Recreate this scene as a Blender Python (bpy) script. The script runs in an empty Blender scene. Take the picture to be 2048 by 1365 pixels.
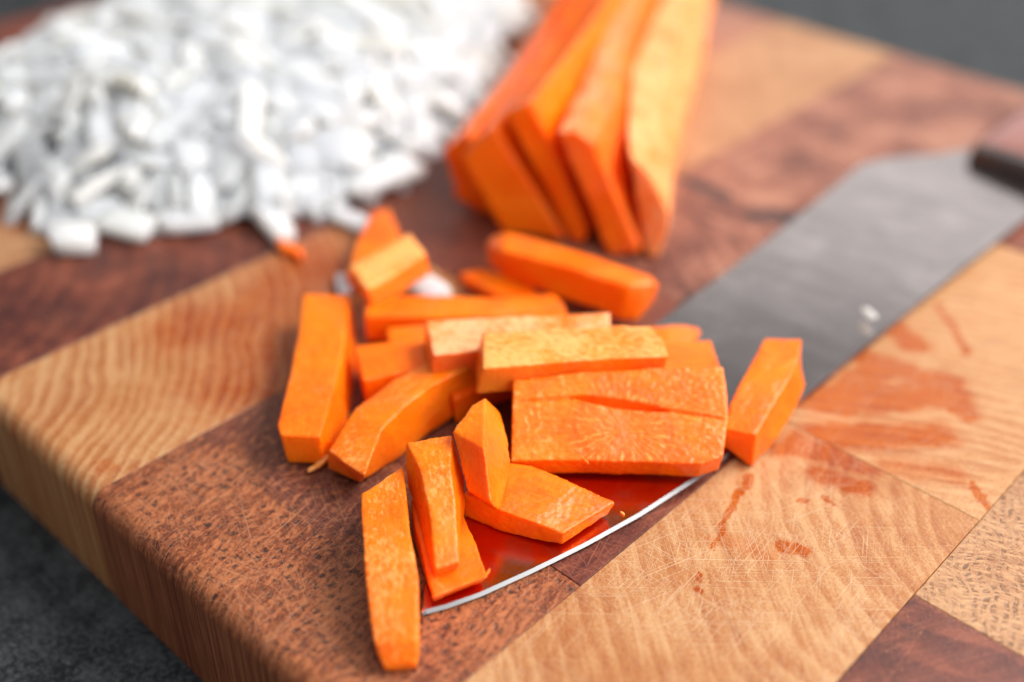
import bpy, bmesh, math, random
from mathutils import Vector, Matrix, noise as mnoise

# ------------------------------------------------------------------ camera, light, exposure
scene = bpy.context.scene
COL = scene.collection
MM = 0.001
F_PX = 2334.66622                       # focal length in pixels of a 2048 px wide frame
CX, CY = 1024.0, 682.5
C_R = Vector((0.726715946, 0.686890066, 0.008122221))
C_U = Vector((-0.400705485, 0.414275333, 0.817197077))
C_F = Vector((-0.557959719, 0.597124766, -0.576301108))
CAM_Z = 155.0                           # mm above the board top
cam_d = bpy.data.cameras.new("camera")
cam = bpy.data.objects.new("camera", cam_d)
COL.objects.link(cam)
cam.matrix_world = Matrix(((C_R.x, C_U.x, -C_F.x, 0), (C_R.y, C_U.y, -C_F.y, 0),
                           (C_R.z, C_U.z, -C_F.z, CAM_Z * MM), (0, 0, 0, 1)))
cam_d.sensor_width = 36.0
cam_d.lens = F_PX / 2048 * 36
cam_d.clip_start = 0.01
cam_d.clip_end = 20
cam_d.dof.use_dof = True
cam_d.dof.focus_distance = 0.213
cam_d.dof.aperture_fstop = 4.5
scene.camera = cam

world = bpy.data.worlds.new("World")
scene.world = world
world.use_nodes = True
bg = world.node_tree.nodes["Background"]
bg.inputs[0].default_value = (0.93, 0.96, 1.0, 1)
bg.inputs[1].default_value = 0.23


def area_light(name, loc, target, sx, sy, power, col):
    d = bpy.data.lights.new(name, 'AREA')
    d.shape = 'RECTANGLE'; d.size = sx; d.size_y = sy
    d.energy = power; d.color = col
    o = bpy.data.objects.new(name, d)
    COL.objects.link(o)
    o.location = loc
    o.rotation_euler = (Vector(target) - Vector(loc)).to_track_quat('-Z', 'Y').to_euler()
    return o


area_light("window_light", (0.26, 0.70, 0.76), (-0.13, 0.18, 0), 0.62, 0.42, 12.5, (1.0, 0.97, 0.93))
area_light("side_fill_light", (0.95, 0.15, 0.62), (-0.15, 0.18, 0), 1.0, 0.8, 9.0, (1.0, 0.975, 0.95))  # unseen fill lamp added to brighten the right-facing sides
area_light("overhead_fill_light", (0.25, 0.45, 1.7), (-0.15, 0.2, 0), 2.2, 2.0, 11.0, (1.0, 0.985, 0.96))  # unseen soft fill added from above to lift the tops
area_light("far_sheen_light", (-0.62, 1.55, 0.62), (-0.15, 0.28, 0), 1.5, 0.62, 3.2, (1.0, 0.985, 0.97))  # unseen lamp added for the sheen on far wood and blade

scene.view_settings.view_transform = 'Standard'
scene.view_settings.look = 'None'
scene.view_settings.exposure = 0.25
scene.view_settings.gamma = 1.0
scene.render.engine = 'CYCLES'
scene.cycles.use_denoising = True

# ------------------------------------------------------------------ helpers
H_R = Vector((0.7267, 0.6869, 0)).normalized()       # to the right of the picture, level
H_F = Vector((-0.683, 0.7304, 0)).normalized()       # away from the viewer, level
UP = Vector((0, 0, 1))


def P(px, py, z=0.0):
    """Pixel of the photograph -> point (mm) at height z over the board."""
    d = C_F + C_R * ((px - CX) / F_PX) - C_U * ((py - CY) / F_PX)
    t = (z - CAM_Z) / d.z
    return Vector((0, 0, CAM_Z)) + d * t


def rfu(r, f, u):
    return H_R * r + H_F * f + UP * u


def tag(o, label=None, cat=None, group=None, kind=None):
    if label: o['label'] = label
    if cat: o['category'] = cat
    if group: o['group'] = group
    if kind: o['kind'] = kind
    return o


def link_mesh(name, me, mat=None, parent=None):
    o = bpy.data.objects.new(name, me)
    COL.objects.link(o)
    if mat is not None and not me.materials:
        me.materials.append(mat)
    if parent is not None:
        o.parent = parent
    return o


def smooth(me, on=True):
    me.polygons.foreach_set("use_smooth", [on] * len(me.polygons))


class NT:
    """Small node-graph writer."""
    def __init__(self, name):
        self.m = bpy.data.materials.new(name)
        self.m.use_nodes = True
        self.t = self.m.node_tree
        self.b = self.t.nodes["Principled BSDF"]

    def put(self, sock, v):
        if isinstance(v, bpy.types.NodeSocket):
            self.t.links.new(v, sock)
        elif v is not None:
            if sock.type == 'RGBA' and len(v) == 3:
                v = (*v, 1)
            sock.default_value = v

    def n(self, typ, out=0, ins=None, **kw):
        nd = self.t.nodes.new(typ)
        for k, v in kw.items():
            setattr(nd, k, v)
        for k, v in (ins or {}).items():
            self.put(nd.inputs[k], v)
        return nd.outputs[out]

    def math(self, op, a, b=None, c=None, clamp=False):
        nd = self.t.nodes.new('ShaderNodeMath')
        nd.operation = op; nd.use_clamp = clamp
        self.put(nd.inputs[0], a)
        if b is not None: self.put(nd.inputs[1], b)
        if c is not None: self.put(nd.inputs[2], c)
        return nd.outputs[0]

    def vmath(self, op, a, b=None, out=0):
        nd = self.t.nodes.new('ShaderNodeVectorMath')
        nd.operation = op
        self.put(nd.inputs[0], a)
        if b is not None: self.put(nd.inputs[1], b)
        return nd.outputs[out]

    def mix(self, f, a, b):
        nd = self.t.nodes.new('ShaderNodeMix')
        nd.data_type = 'RGBA'
        self.put(nd.inputs[0], f); self.put(nd.inputs[6], a); self.put(nd.inputs[7], b)
        return nd.outputs[2]

    def mul(self, f, a, b):
        nd = self.t.nodes.new('ShaderNodeMix')
        nd.data_type = 'RGBA'; nd.blend_type = 'MULTIPLY'
        self.put(nd.inputs[0], f); self.put(nd.inputs[6], a); self.put(nd.inputs[7], b)
        return nd.outputs[2]

    def step(self, v, lo, hi):
        nd = self.t.nodes.new('ShaderNodeMapRange')
        nd.interpolation_type = 'SMOOTHSTEP'
        self.put(nd.inputs[0], v); self.put(nd.inputs[1], lo); self.put(nd.inputs[2], hi)
        return nd.outputs[0]

    def noise(self, vec, scale, detail=2.0, rough=0.5, dist=0.0, out=0):
        return self.n('ShaderNodeTexNoise', out, {'Vector': vec, 'Scale': scale, 'Detail': detail,
                                                  'Roughness': rough, 'Distortion': dist})

    def coord_mm(self, obj=None):
        nd = self.t.nodes.new('ShaderNodeTexCoord')
        if obj is not None:
            nd.object = obj
        nd2 = self.vmath('SCALE', nd.outputs['Object'])
        nd2.node.inputs['Scale'].default_value = 1000.0
        return nd2

    def stretch(self, vec, ang, su, sv, sz=20.0, off=(0, 0, 0)):
        """Turn by ang (radians) about z, then divide by feature lengths."""
        v = self.n('ShaderNodeVectorRotate', 0, {'Vector': vec, 'Angle': -ang}, rotation_type='Z_AXIS')
        v = self.vmath('MULTIPLY', v, (1 / su, 1 / sv, 1 / sz))
        return self.vmath('ADD', v, off)

    def bump(self, h, strength, dist, prev=None):
        ins = {'Strength': strength, 'Distance': dist, 'Height': h}
        if prev is not None: ins['Normal'] = prev
        return self.n('ShaderNodeBump', 0, ins)

    def set(self, **kw):
        for k, v in kw.items():
            self.put(self.b.inputs[k.replace('_', ' ')], v)
        return self.m


# ------------------------------------------------------------------ materials
def carrot_material(name, dry=0.0, tint=0.0, fib=1.0, core=False, deep=0.0, pale=(0.96, 0.42, 0.135), allover=False):
    g = NT(name)
    co = g.coord_mm()
    info = g.t.nodes.new('ShaderNodeObjectInfo').outputs['Random']
    off = g.math('MULTIPLY', info, 97.0)
    cshift = g.vmath('ADD', co, g.n('ShaderNodeCombineXYZ', 0, {0: off, 1: off, 2: off}))
    base = (0.93, 0.114 - 0.02 * deep, 0.001)
    lite = (0.97, 0.265, 0.006)
    big = g.noise(cshift, 0.09, 3, 0.55)
    fiber = g.noise(g.vmath('MULTIPLY', cshift, (0.22, 1.7, 1.7)), 1.0, 4, 0.65)
    fine = g.noise(cshift, 1.6, 3, 0.6)
    f = g.math('ADD', g.math('MULTIPLY', big, 0.9), g.math('MULTIPLY', fiber, 0.6 * fib))
    f = g.step(f, 0.45, 1.1)
    col = g.mix(g.math('ADD', g.math('MULTIPLY', f, 0.75), tint * 0.3, clamp=True), base, lite)
    # pale dried cell patches, also painting upper faces brighter as if lit
    geo = g.n('ShaderNodeTexCoord', 'Normal')
    nz = g.n('ShaderNodeSeparateXYZ', 2, {0: geo})
    up = g.math('ADD', g.math('MULTIPLY', g.step(nz, 0.45, 0.8), 0.0 if allover else 1.0), 1.0 if allover else 0.0)
    patch = g.noise(g.vmath('MULTIPLY', cshift, (0.65, 1.3, 1.3)), 1.0, 5, 0.7, 0.3)
    area = g.noise(cshift, 0.10, 1, 0.5)
    pm = g.step(g.math('ADD', patch, g.math('MULTIPLY', g.math('SUBTRACT', area, 0.5), 0.5)), 0.66 - 0.34 * dry, 0.86 - 0.30 * dry)
    pm = g.math('MULTIPLY', pm, g.math('MAXIMUM', g.math('MULTIPLY', up, 1.0), 0.18))
    col = g.mix(g.math('MULTIPLY', pm, 0.25 + 0.6 * dry), col, pale)
    # darker pores
    dots = g.step(g.noise(cshift, 1.1, 2, 0.5), 0.62, 0.72)
    col = g.mix(g.math('MULTIPLY', dots, 0.12), col, (0.70, 0.075, 0.002))
    h = g.math('ADD', g.math('MULTIPLY', fiber, 0.6), fine)
    if core:
        # cut across the root: rays run out from the heart
        s = g.n('ShaderNodeSeparateXYZ', 0, {0: co})
        y = s.node.outputs[1]
        ang = g.math('ARCTAN2', y, s)
        rad = g.vmath('LENGTH', g.vmath('MULTIPLY', co, (1, 1, 0)), out=1)
        rv = g.n('ShaderNodeCombineXYZ', 0, {0: g.math('MULTIPLY', ang, 11.0), 1: g.math('MULTIPLY', rad, 0.22), 2: 0.0})
        ray = g.noise(rv, 1.0, 4, 0.72, 0.15)
        inside = g.math('SUBTRACT', 1.0, g.step(rad, 8.5, 12.5))
        wood_ = g.step(ray, 0.50, 0.66)
        col = g.mix(g.math('MULTIPLY', inside, 0.6), col, (0.82, 0.105, 0.004))
        col = g.mix(g.math('MULTIPLY', g.math('MULTIPLY', wood_, g.math('ADD', g.math('MULTIPLY', inside, 0.58), 0.20)), up), col, (0.97, 0.38, 0.08))
        ringm = g.math('MULTIPLY', g.step(rad, 8.6, 9.2), g.math('SUBTRACT', 1.0, g.step(rad, 9.3, 10.2)))
        col = g.mix(g.math('MULTIPLY', ringm, 0.35), col, (0.76, 0.09, 0.004))
        flesh = g.step(g.noise(g.vmath('MULTIPLY', co, (0.8, 0.5, 0.8)), 1.0, 4, 0.7), 0.52, 0.68)
        out_ = g.math('MULTIPLY', g.step(rad, 11.0, 16.0), up)
        col = g.mix(g.math('MULTIPLY', g.math('MULTIPLY', flesh, out_), 0.55), col, (0.95, 0.44, 0.15))
        h = g.math('ADD', h, g.math('MULTIPLY', ray, 1.3))
    nrm = g.bump(h, 0.28, 0.00030)
    nrm = g.bump(patch, 0.15, 0.0003, nrm)
    rough = g.math('ADD', 0.28, g.math('MULTIPLY', pm, 0.25))
    g.set(Base_Color=col, Roughness=rough, Normal=nrm, Subsurface_Weight=0.55, Subsurface_Scale=0.0035,
          Specular_IOR_Level=0.30)
    g.b.inputs['Subsurface Radius'].default_value = (1.0, 0.22, 0.04)
    return g.m


def onion_material(name, tint, yellow):
    g = NT(name)
    co = g.coord_mm()
    info = g.t.nodes.new('ShaderNodeObjectInfo').outputs['Random']
    off = g.math('MULTIPLY', info, 57.0)
    cs = g.vmath('ADD', co, g.n('ShaderNodeCombineXYZ', 0, {0: off, 1: off, 2: off}))
    fib = g.noise(g.vmath('MULTIPLY', cs, (0.12, 1.3, 0.6)), 1.0, 3, 0.6)
    col = g.mix(fib, (0.88, 0.86, 0.815), tint)
    if yellow:
        col = g.mix(g.step(g.noise(cs, 0.1, 2), 0.35, 0.65), col, (0.72, 0.68, 0.40))
    nrm = g.bump(fib, 0.25, 0.0004)
    g.set(Base_Color=col, Roughness=0.36, Normal=nrm, Subsurface_Weight=1.0, Subsurface_Scale=0.014,
          Specular_IOR_Level=0.3)
    g.b.inputs['Subsurface Radius'].default_value = (1.0, 0.9, 0.75)
    # the thin flakes let light through
    tr = g.n('ShaderNodeBsdfTranslucent', 0, {'Color': col})
    mx = g.t.nodes.new('ShaderNodeMixShader')
    mx.inputs[0].default_value = 0.10
    g.t.links.new(g.b.outputs[0], mx.inputs[1]); g.t.links.new(tr, mx.inputs[2])
    g.t.links.new(mx.outputs[0], g.t.nodes['Material Output'].inputs['Surface'])
    return g.m


def capsule(g, co, a, b, r, soft=0.8):
    """Mask (0..1) of points within r mm of the line a-b on the board."""
    a = Vector((a[0], a[1], 0)); b = Vector((b[0], b[1], 0))
    ab = b - a
    pa = g.vmath('SUBTRACT', co, tuple(a))
    t = g.math('DIVIDE', g.vmath('DOT_PRODUCT', pa, tuple(ab), out=1), max(ab.dot(ab), 1e-6), clamp=True)
    sc = g.vmath('SCALE', tuple(ab)); g.put(sc.node.inputs['Scale'], t)
    d = g.vmath('LENGTH', g.vmath('SUBTRACT', pa, sc), out=1)
    return g.math('SUBTRACT', 1.0, g.step(d, r - soft, r + soft))


def wood_material(name, board, pale, mid, dark, center, spacing, contrast=0.5, warp=3.0, pores=0.0, pore_ang=1.6,
                  pore_u=1.7, pore_v=0.75, stains=(), scratch=0.5, seed=0, dots=0.0, heart=None, blot=0.35, rough=0.43,
                  stain_col=(0.43, 0.185, 0.036), stain_warp=4.0, stain_gain=0.8):
    g = NT(name)
    co0 = g.coord_mm(board)
    co = g.vmath('MULTIPLY', co0, (1, 1, 1))
    flat = g.vmath('MULTIPLY', co0, (1, 1, 0.02))
    sd = (seed * 13.7, seed * 7.3, seed * 3.1)
    fs = g.vmath('ADD', flat, sd)
    w = g.noise(fs, 0.028, 2, 0.45, out=1)
    w = g.vmath('SCALE', g.vmath('SUBTRACT', w, (0.5, 0.5, 0.5)))
    w.node.inputs['Scale'].default_value = warp * 4
    wv = g.vmath('ADD', flat, w)
    r = g.vmath('LENGTH', g.vmath('MULTIPLY', g.vmath('SUBTRACT', wv, (center[0], center[1], 0)), (1, 1, 0)), out=1)
    r = g.math('DIVIDE', r, spacing)
    # irregular ring widths
    rj = g.math('ADD', r, g.math('MULTIPLY', g.noise(g.n('ShaderNodeCombineXYZ', 0, {0: r, 1: float(seed), 2: 0.0}), 0.45, 1), 1.6))
    fr = g.math('FRACT', rj)
    ring = g.math('SUBTRACT', g.step(fr, 0.0, 0.85), g.step(fr, 0.85, 1.0))
    ramt = g.step(g.noise(fs, 0.07, 2, 0.5), 0.25, 0.7)
    ring = g.math('MULTIPLY', ring, g.math('ADD', 0.22, g.math('MULTIPLY', ramt, 0.62)))
    tone = g.step(g.noise(g.vmath('ADD', flat, (31.0 + sd[0], 5.0, 0.0)), 0.035, 3, 0.6), 0.35, 0.68)
    fine = g.noise(g.vmath('MULTIPLY', fs, (1, 1, 1.5)), 2.0, 4, 0.7)
    streak = g.noise(g.stretch(fs, pore_ang, 7.0, 0.8, 50.0), 1.0, 4, 0.65)
    big = g.noise(fs, 0.05, 3, 0.6)
    midn = g.noise(fs, 0.3, 3, 0.6)
    v = g.math('ADD', g.math('MULTIPLY', ring, contrast), g.math('MULTIPLY', g.math('SUBTRACT', fine, 0.5), 1.9))
    v = g.math('ADD', v, g.math('MULTIPLY', g.math('SUBTRACT', streak, 0.5), 1.25))
    v = g.math('ADD', v, g.math('MULTIPLY', g.math('SUBTRACT', big, 0.4), blot * 2.4))
    v = g.math('ADD', v, g.math('MULTIPLY', tone, blot * 0.7))
    v = g.math('ADD', v, g.math('MULTIPLY', g.math('SUBTRACT', midn, 0.5), blot * 1.2), clamp=True)
    ramp = g.n('ShaderNodeValToRGB', 0, {0: v})
    cr = ramp.node.color_ramp
    cr.elements[0].position = 0.0; cr.elements[0].color = (*pale, 1)
    cr.elements[1].position = 1.0; cr.elements[1].color = (*dark, 1)
    e = cr.elements.new(0.5); e.color = (*mid, 1)
    col = ramp
    height = g.math('MULTIPLY', fine, 0.5)
    topm = g.step(g.n('ShaderNodeSeparateXYZ', 2, {0: g.n('ShaderNodeTexCoord', 'Normal')}), 0.35, 0.8)
    if heart:
        hm = None
        for (a, b, rad) in heart:
            c = capsule(g, wv, a, b, rad, 2.0)
            hm = c if hm is None else g.math('MAXIMUM', hm, c)
        col = g.mix(g.math('MULTIPLY', hm, 0.8), col, g.mix(g.step(fr, 0.3, 0.9), (0.115, 0.030, 0.020), (0.060, 0.016, 0.014)))
    if pores > 0:
        wj = g.vmath('ADD', g.vmath('SCALE', g.vmath('SUBTRACT', g.noise(fs, 0.10, 2, out=1), (0.5, 0.5, 0.5))), flat)
        wj.node.inputs[0].links[0].from_node.inputs['Scale'].default_value = 6.0
        pv = g.stretch(wj, pore_ang, pore_u, pore_v, 400.0, sd)
        pn = g.noise(pv, 1.0, 2, 0.5, 0.2)
        rowv = g.n('ShaderNodeSeparateXYZ', 0, {0: g.stretch(wj, pore_ang, pore_u * 0.95, 1.0, 400.0)})
        rows_ = g.step(g.math('SINE', g.math('MULTIPLY', rowv, 6.283)), -0.75, 0.35)
        gate = g.step(g.noise(fs, 0.16, 2, 0.6), 0.30, 0.62)
        pm = g.math('MULTIPLY', g.step(pn, 0.49, 0.60), rows_)
        lt = g.math('MULTIPLY', g.math('SUBTRACT', 1.0, g.step(pn, 0.34, 0.46)), topm)
        col = g.mix(g.math('MULTIPLY', lt, 0.45), col, tuple(min(0.6, p * 1.5) for p in pale))
        pm = g.math('MULTIPLY', pm, g.math('MULTIPLY', g.math('ADD', g.math('MULTIPLY', gate, 0.75), 0.25), topm))
        if heart:
            pm = g.math('MULTIPLY', pm, g.math('SUBTRACT', 1.0, g.math('MULTIPLY', hm, 0.85)))
        col = g.mix(g.math('MULTIPLY', pm, pores), col, (0.038, 0.013, 0.009))
        height = g.math('SUBTRACT', height, g.math('MULTIPLY', pm, 1.2))
    if dots > 0:
        vd = g.n('ShaderNodeTexVoronoi', 0, {'Vector': fs, 'Scale': 0.9, 'Randomness': 1.0})
        dm = g.math('MULTIPLY', g.math('SUBTRACT', 1.0, g.step(vd, 0.10, 0.22)), g.step(g.noise(fs, 0.25, 2), 0.42, 0.6))
        dm = g.math('MULTIPLY', dm, topm)
        col = g.mix(g.math('MULTIPLY', dm, dots), col, (0.45, 0.16, 0.06))
    rgh = g.math('ADD', rough - 0.06, g.math('MULTIPLY', big, 0.14))
    # dark open cracks and hair lines along the rays
    hair = g.noise(g.stretch(flat, pore_ang + 0.15, 18.0, 0.55, 400.0, sd), 1.0, 2, 0.55)
    hm2 = g.math('MULTIPLY', g.step(hair, 0.66, 0.74), topm)
    col = g.mix(g.math('MULTIPLY', hm2, 0.45), col, (0.10, 0.030, 0.012))
    height = g.math('SUBTRACT', height, g.math('MULTIPLY', hm2, 0.6))
    # stains of carrot juice, wet
    dry_ = 1.0
    if stains:
        sn = g.vmath('SCALE', g.vmath('SUBTRACT', g.noise(flat, 0.16, 4, 0.65, out=1), (0.5, 0.5, 0.5)))
        sn.node.inputs['Scale'].default_value = stain_warp
        sco = g.vmath('MULTIPLY', g.vmath('ADD', flat, sn), (1, 1, 0))
        sm = None
        for (a, b, rad, st) in stains:
            c = g.math('MULTIPLY', capsule(g, sco, a, b, rad, max(0.3, rad * 0.85) if rad > 1.6 else rad * 0.6), st)
            sm = c if sm is None else g.math('MAXIMUM', sm, c)
        sm = g.math('MULTIPLY', sm, topm)
        wet = g.mul(1.0, col, tuple(c / 0.55 for c in stain_col))
        sm = g.math('MULTIPLY', sm, g.math('ADD', 0.95, g.math('MULTIPLY', g.noise(flat, 0.5, 3, 0.6), 1.3)), clamp=True)
        sm = g.math('MULTIPLY', sm, g.math('ADD', stain_gain, g.math('MULTIPLY', ring, 0.5)), clamp=True)
        col = g.mix(sm, col, g.mix(0.06, wet, stain_col))
        dry_ = g.math('SUBTRACT', 1.0, g.math('MULTIPLY', sm, 0.85))
        rgh = g.math('SUBTRACT', rgh, g.math('MULTIPLY', sm, 0.22))
    # knife scratches: pale raised fibres in a few directions
    if scratch > 0:
        sc = None
        for k, (ang, L, wd, th) in enumerate(((0.35, 26, 0.20, 0.655), (1.25, 20, 0.17, 0.66), (2.05, 24, 0.18, 0.665),
                                             (2.75, 16, 0.15, 0.655), (0.85, 44, 0.22, 0.69), (1.65, 12, 0.14, 0.65))):
            nn = g.noise(g.stretch(flat, ang + 0.13 * seed, L, wd, 400.0, (k * 9.1 + seed, k * 3.3, 0)), 1.0, 1, 0.4)
            c = g.step(nn, th, th + 0.05)
            sc = c if sc is None else g.math('MAXIMUM', sc, c)
        zone = g.step(g.noise(fs, 0.04, 2), 0.32, 0.6)
        sc = g.math('MULTIPLY', g.math('MULTIPLY', sc, topm), g.math('ADD', g.math('MULTIPLY', zone, 0.8), 0.2))
        k_ = min(1.0, pale[0] * 1.9)
        pc = (min(0.62, pale[0] * 1.1 + 0.12), min(0.52, pale[1] * 1.1 + 0.14 * k_), min(0.40, pale[2] * 1.1 + 0.14 * k_ * k_))
        col = g.mix(g.math('MULTIPLY', sc, scratch), col, pc)
        rgh = g.math('ADD', rgh, g.math('MULTIPLY', sc, 0.15))
        height = g.math('SUBTRACT', height, g.math('MULTIPLY', sc, 0.5))
    # rubbed fuzzy fibre speckle
    sp = g.step(g.noise(fs, 3.2, 2, 0.7), 0.60, 0.75)
    col = g.mix(g.math('MULTIPLY', g.math('MULTIPLY', sp, topm), g.math('MULTIPLY', dry_, 0.35)), col, tuple(min(0.6, p * 1.3 + 0.05) for p in pale))
    nrm = g.bump(height, 0.35, 0.0003)
    g.set(Base_Color=col, Roughness=rgh, Normal=nrm, Specular_IOR_Level=0.38)
    return g.m


def counter_material():
    g = NT("slate_counter")
    co = g.coord_mm()
    a = g.noise(co, 0.10, 5, 0.65)
    b = g.noise(co, 0.9, 3, 0.6)
    v = g.math('ADD', g.math('MULTIPLY', a, 0.6), g.math('MULTIPLY', b, 0.5))
    col = g.mix(g.step(v, 0.42, 0.70), (0.010, 0.012, 0.014), (0.060, 0.066, 0.070))
    sp = g.step(g.noise(co, 0.5, 3, 0.7), 0.64, 0.72)
    col = g.mix(g.math('MULTIPLY', sp, 0.5), col, (0.16, 0.165, 0.165))
    g.set(Specular_IOR_Level=0.18, Base_Color=col, Roughness=g.math('ADD', 0.38, g.math('MULTIPLY', a, 0.25)), Normal=g.bump(v, 0.5, 0.001))
    return g.m


def steel_material(name, rough, col, brushed, carrot_refl=False):
    g = NT(name)
    co = g.coord_mm()
    st = g.noise(g.stretch(co, math.radians(88), 40.0, 0.22, 5.0), 1.0, 2, 0.6)
    sm = g.noise(g.vmath('MULTIPLY', co, (1.0, 0.35, 1.0)), 0.045, 4, 0.6, 0.6)
    sm2 = g.step(g.noise(co, 0.07, 4, 0.65, 0.8), 0.38, 0.72)
    c = g.mix(g.math('MULTIPLY', st, 0.35 * brushed), col, tuple(x * 0.72 for x in col))
    c = g.mix(g.math('MULTIPLY', sm2, 0.55 * brushed), c, tuple(x * 1.35 for x in col))
    wide = g.step(g.noise(g.stretch(co, math.radians(12), 30.0, 5.0, 5.0), 1.0, 3, 0.55), 0.4, 0.65)
    c = g.mix(g.math('MULTIPLY', wide, 0.35 * brushed), c, tuple(x * 0.62 for x in col))
    r = g.math('ADD', rough - 0.05, g.math('MULTIPLY', sm, 0.16 * brushed))
    if carrot_refl:
        # carrots' red reflection painted into the steel colour, near the tip
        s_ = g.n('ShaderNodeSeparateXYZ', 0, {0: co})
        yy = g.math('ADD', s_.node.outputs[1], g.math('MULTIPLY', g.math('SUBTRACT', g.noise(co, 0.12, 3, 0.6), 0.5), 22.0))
        refl_m = g.math('SUBTRACT', 1.0, g.step(yy, -44.0, -22.0))
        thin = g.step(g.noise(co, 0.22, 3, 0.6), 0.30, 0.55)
        refl_m = g.math('MULTIPLY', refl_m, g.math('ADD', 0.62, g.math('MULTIPLY', thin, 0.38)))
        c = g.mix(refl_m, c, (0.58, 0.105, 0.012))
    g.set(Base_Color=c, Metallic=1.0, Roughness=r, Normal=g.bump(st, 0.10 * brushed, 0.0001))
    return g.m


def plain(name, col, rough, spec=0.5, var=0.2, scale=0.3):
    g = NT(name)
    co = g.coord_mm()
    n_ = g.noise(co, scale, 3, 0.6)
    c = g.mix(n_, tuple(x * (1 - var) for x in col), tuple(min(1, x * (1 + var)) for x in col))
    g.set(Base_Color=c, Roughness=rough, Specular_IOR_Level=spec, Normal=g.bump(n_, 0.15, 0.0005))
    return g.m


# ------------------------------------------------------------------ setting: counter
BOARD_T = 28.4
me = bpy.data.meshes.new("counter_top")
bm = bmesh.new()
bmesh.ops.create_grid(bm, x_segments=8, y_segments=8, size=1.5)
bm.to_mesh(me); bm.free()
counter = link_mesh("counter_top", me, counter_material())
counter.location = (-0.2, 0.4, (-BOARD_T - 0.3) * MM)
tag(counter, "dark grey slate counter under and behind the wooden cutting board", None, None, 'structure')

# ------------------------------------------------------------------ cutting board
board = bpy.data.objects.new("cutting_board", None)
COL.objects.link(board)
tag(board, "thick end grain cutting board of light and dark wooden blocks", "cutting board")


def Q(px, py):
    v = P(px, py, 0)
    return (v.x, v.y)


LIGHT = dict(pale=(0.51, 0.275, 0.122), mid=(0.395, 0.155, 0.050), dark=(0.300, 0.084, 0.020))
TAN = dict(pale=(0.44, 0.230, 0.110), mid=(0.33, 0.145, 0.060), dark=(0.210, 0.078, 0.032))
BROWN = dict(pale=(0.370, 0.125, 0.048), mid=(0.190, 0.046, 0.016), dark=(0.078, 0.018, 0.009))
DARK = dict(pale=(0.230, 0.062, 0.034), mid=(0.125, 0.028, 0.016), dark=(0.055, 0.012, 0.010))
MAUVE = dict(pale=(0.380, 0.170, 0.105), mid=(0.260, 0.090, 0.052), dark=(0.110, 0.030, 0.020))

X_L = [-432, -390, -348, -306, -263.3, -221.5, -173.5, -89.6, -45.6, -1.5, 42]
Y0, Y1 = 66.2, 388.2
R_EDGE = 4.3


def block(x0, x1, y0, y1, mat, seed):
    rnd = random.Random(seed)
    gap = 0.05
    lx, hx = x0 + (0 if x0 == X_L[0] else gap), x1 - (0 if x1 == X_L[-1] else gap)
    ly, hy = y0 + (0 if y0 == Y0 else gap), y1 - (0 if y1 == Y1 else gap)
    if y0 == Y0: ly += rnd.uniform(-0.18, 0.18)
    ztop = rnd.uniform(-0.10, 0.06)
    cx_, cy_ = (lx + hx) / 2, (ly + hy) / 2
    bm = bmesh.new()
    bmesh.ops.create_cube(bm, size=1.0)
    for v in bm.verts:
        v.co = Vector((lx if v.co.x < 0 else hx, ly if v.co.y < 0 else hy, -BOARD_T if v.co.z < 0 else ztop))

    def outer(e):
        a, b = e.verts[0].co, e.verts[1].co
        m = (a + b) / 2
        n = 0
        if x0 == X_L[0] and abs(a.x - lx) < 1e-4 and abs(b.x - lx) < 1e-4: n += 1
        if x1 == X_L[-1] and abs(a.x - hx) < 1e-4 and abs(b.x - hx) < 1e-4: n += 1
        if y0 == Y0 and abs(a.y - ly) < 1e-4 and abs(b.y - ly) < 1e-4: n += 1
        if y1 == Y1 and abs(a.y - hy) < 1e-4 and abs(b.y - hy) < 1e-4: n += 1
        top = a.z > -1 and b.z > -1
        vert = abs(a.z - b.z) > 1
        return (top and n >= 1) or (vert and n >= 2)
    es = [e for e in bm.edges if outer(e)]
    if es:
        bmesh.ops.bevel(bm, geom=es, offset=R_EDGE, segments=6, profile=0.5, affect='EDGES', clamp_overlap=True)
    es = [e for e in bm.edges if all(v.co.z > ztop - 0.01 for v in e.verts) and len(e.link_faces) == 2
          and e.calc_face_angle(0) > 1.0]
    if es:
        bmesh.ops.bevel(bm, geom=es, offset=0.16, segments=1, affect='EDGES', clamp_overlap=True)
    for v in bm.verts:
        v.co = (v.co - Vector((cx_, cy_, 0))) * MM
    bmesh.ops.recalc_face_normals(bm, faces=bm.faces)
    me = bpy.data.meshes.new("wood_block")
    bm.to_mesh(me); bm.free()
    smooth(me)
    me.set_sharp_from_angle(angle=math.radians(35))
    o = link_mesh("wood_block", me, mat, board)
    o.location = (cx_ * MM, cy_ * MM, 0)
    return o


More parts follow.
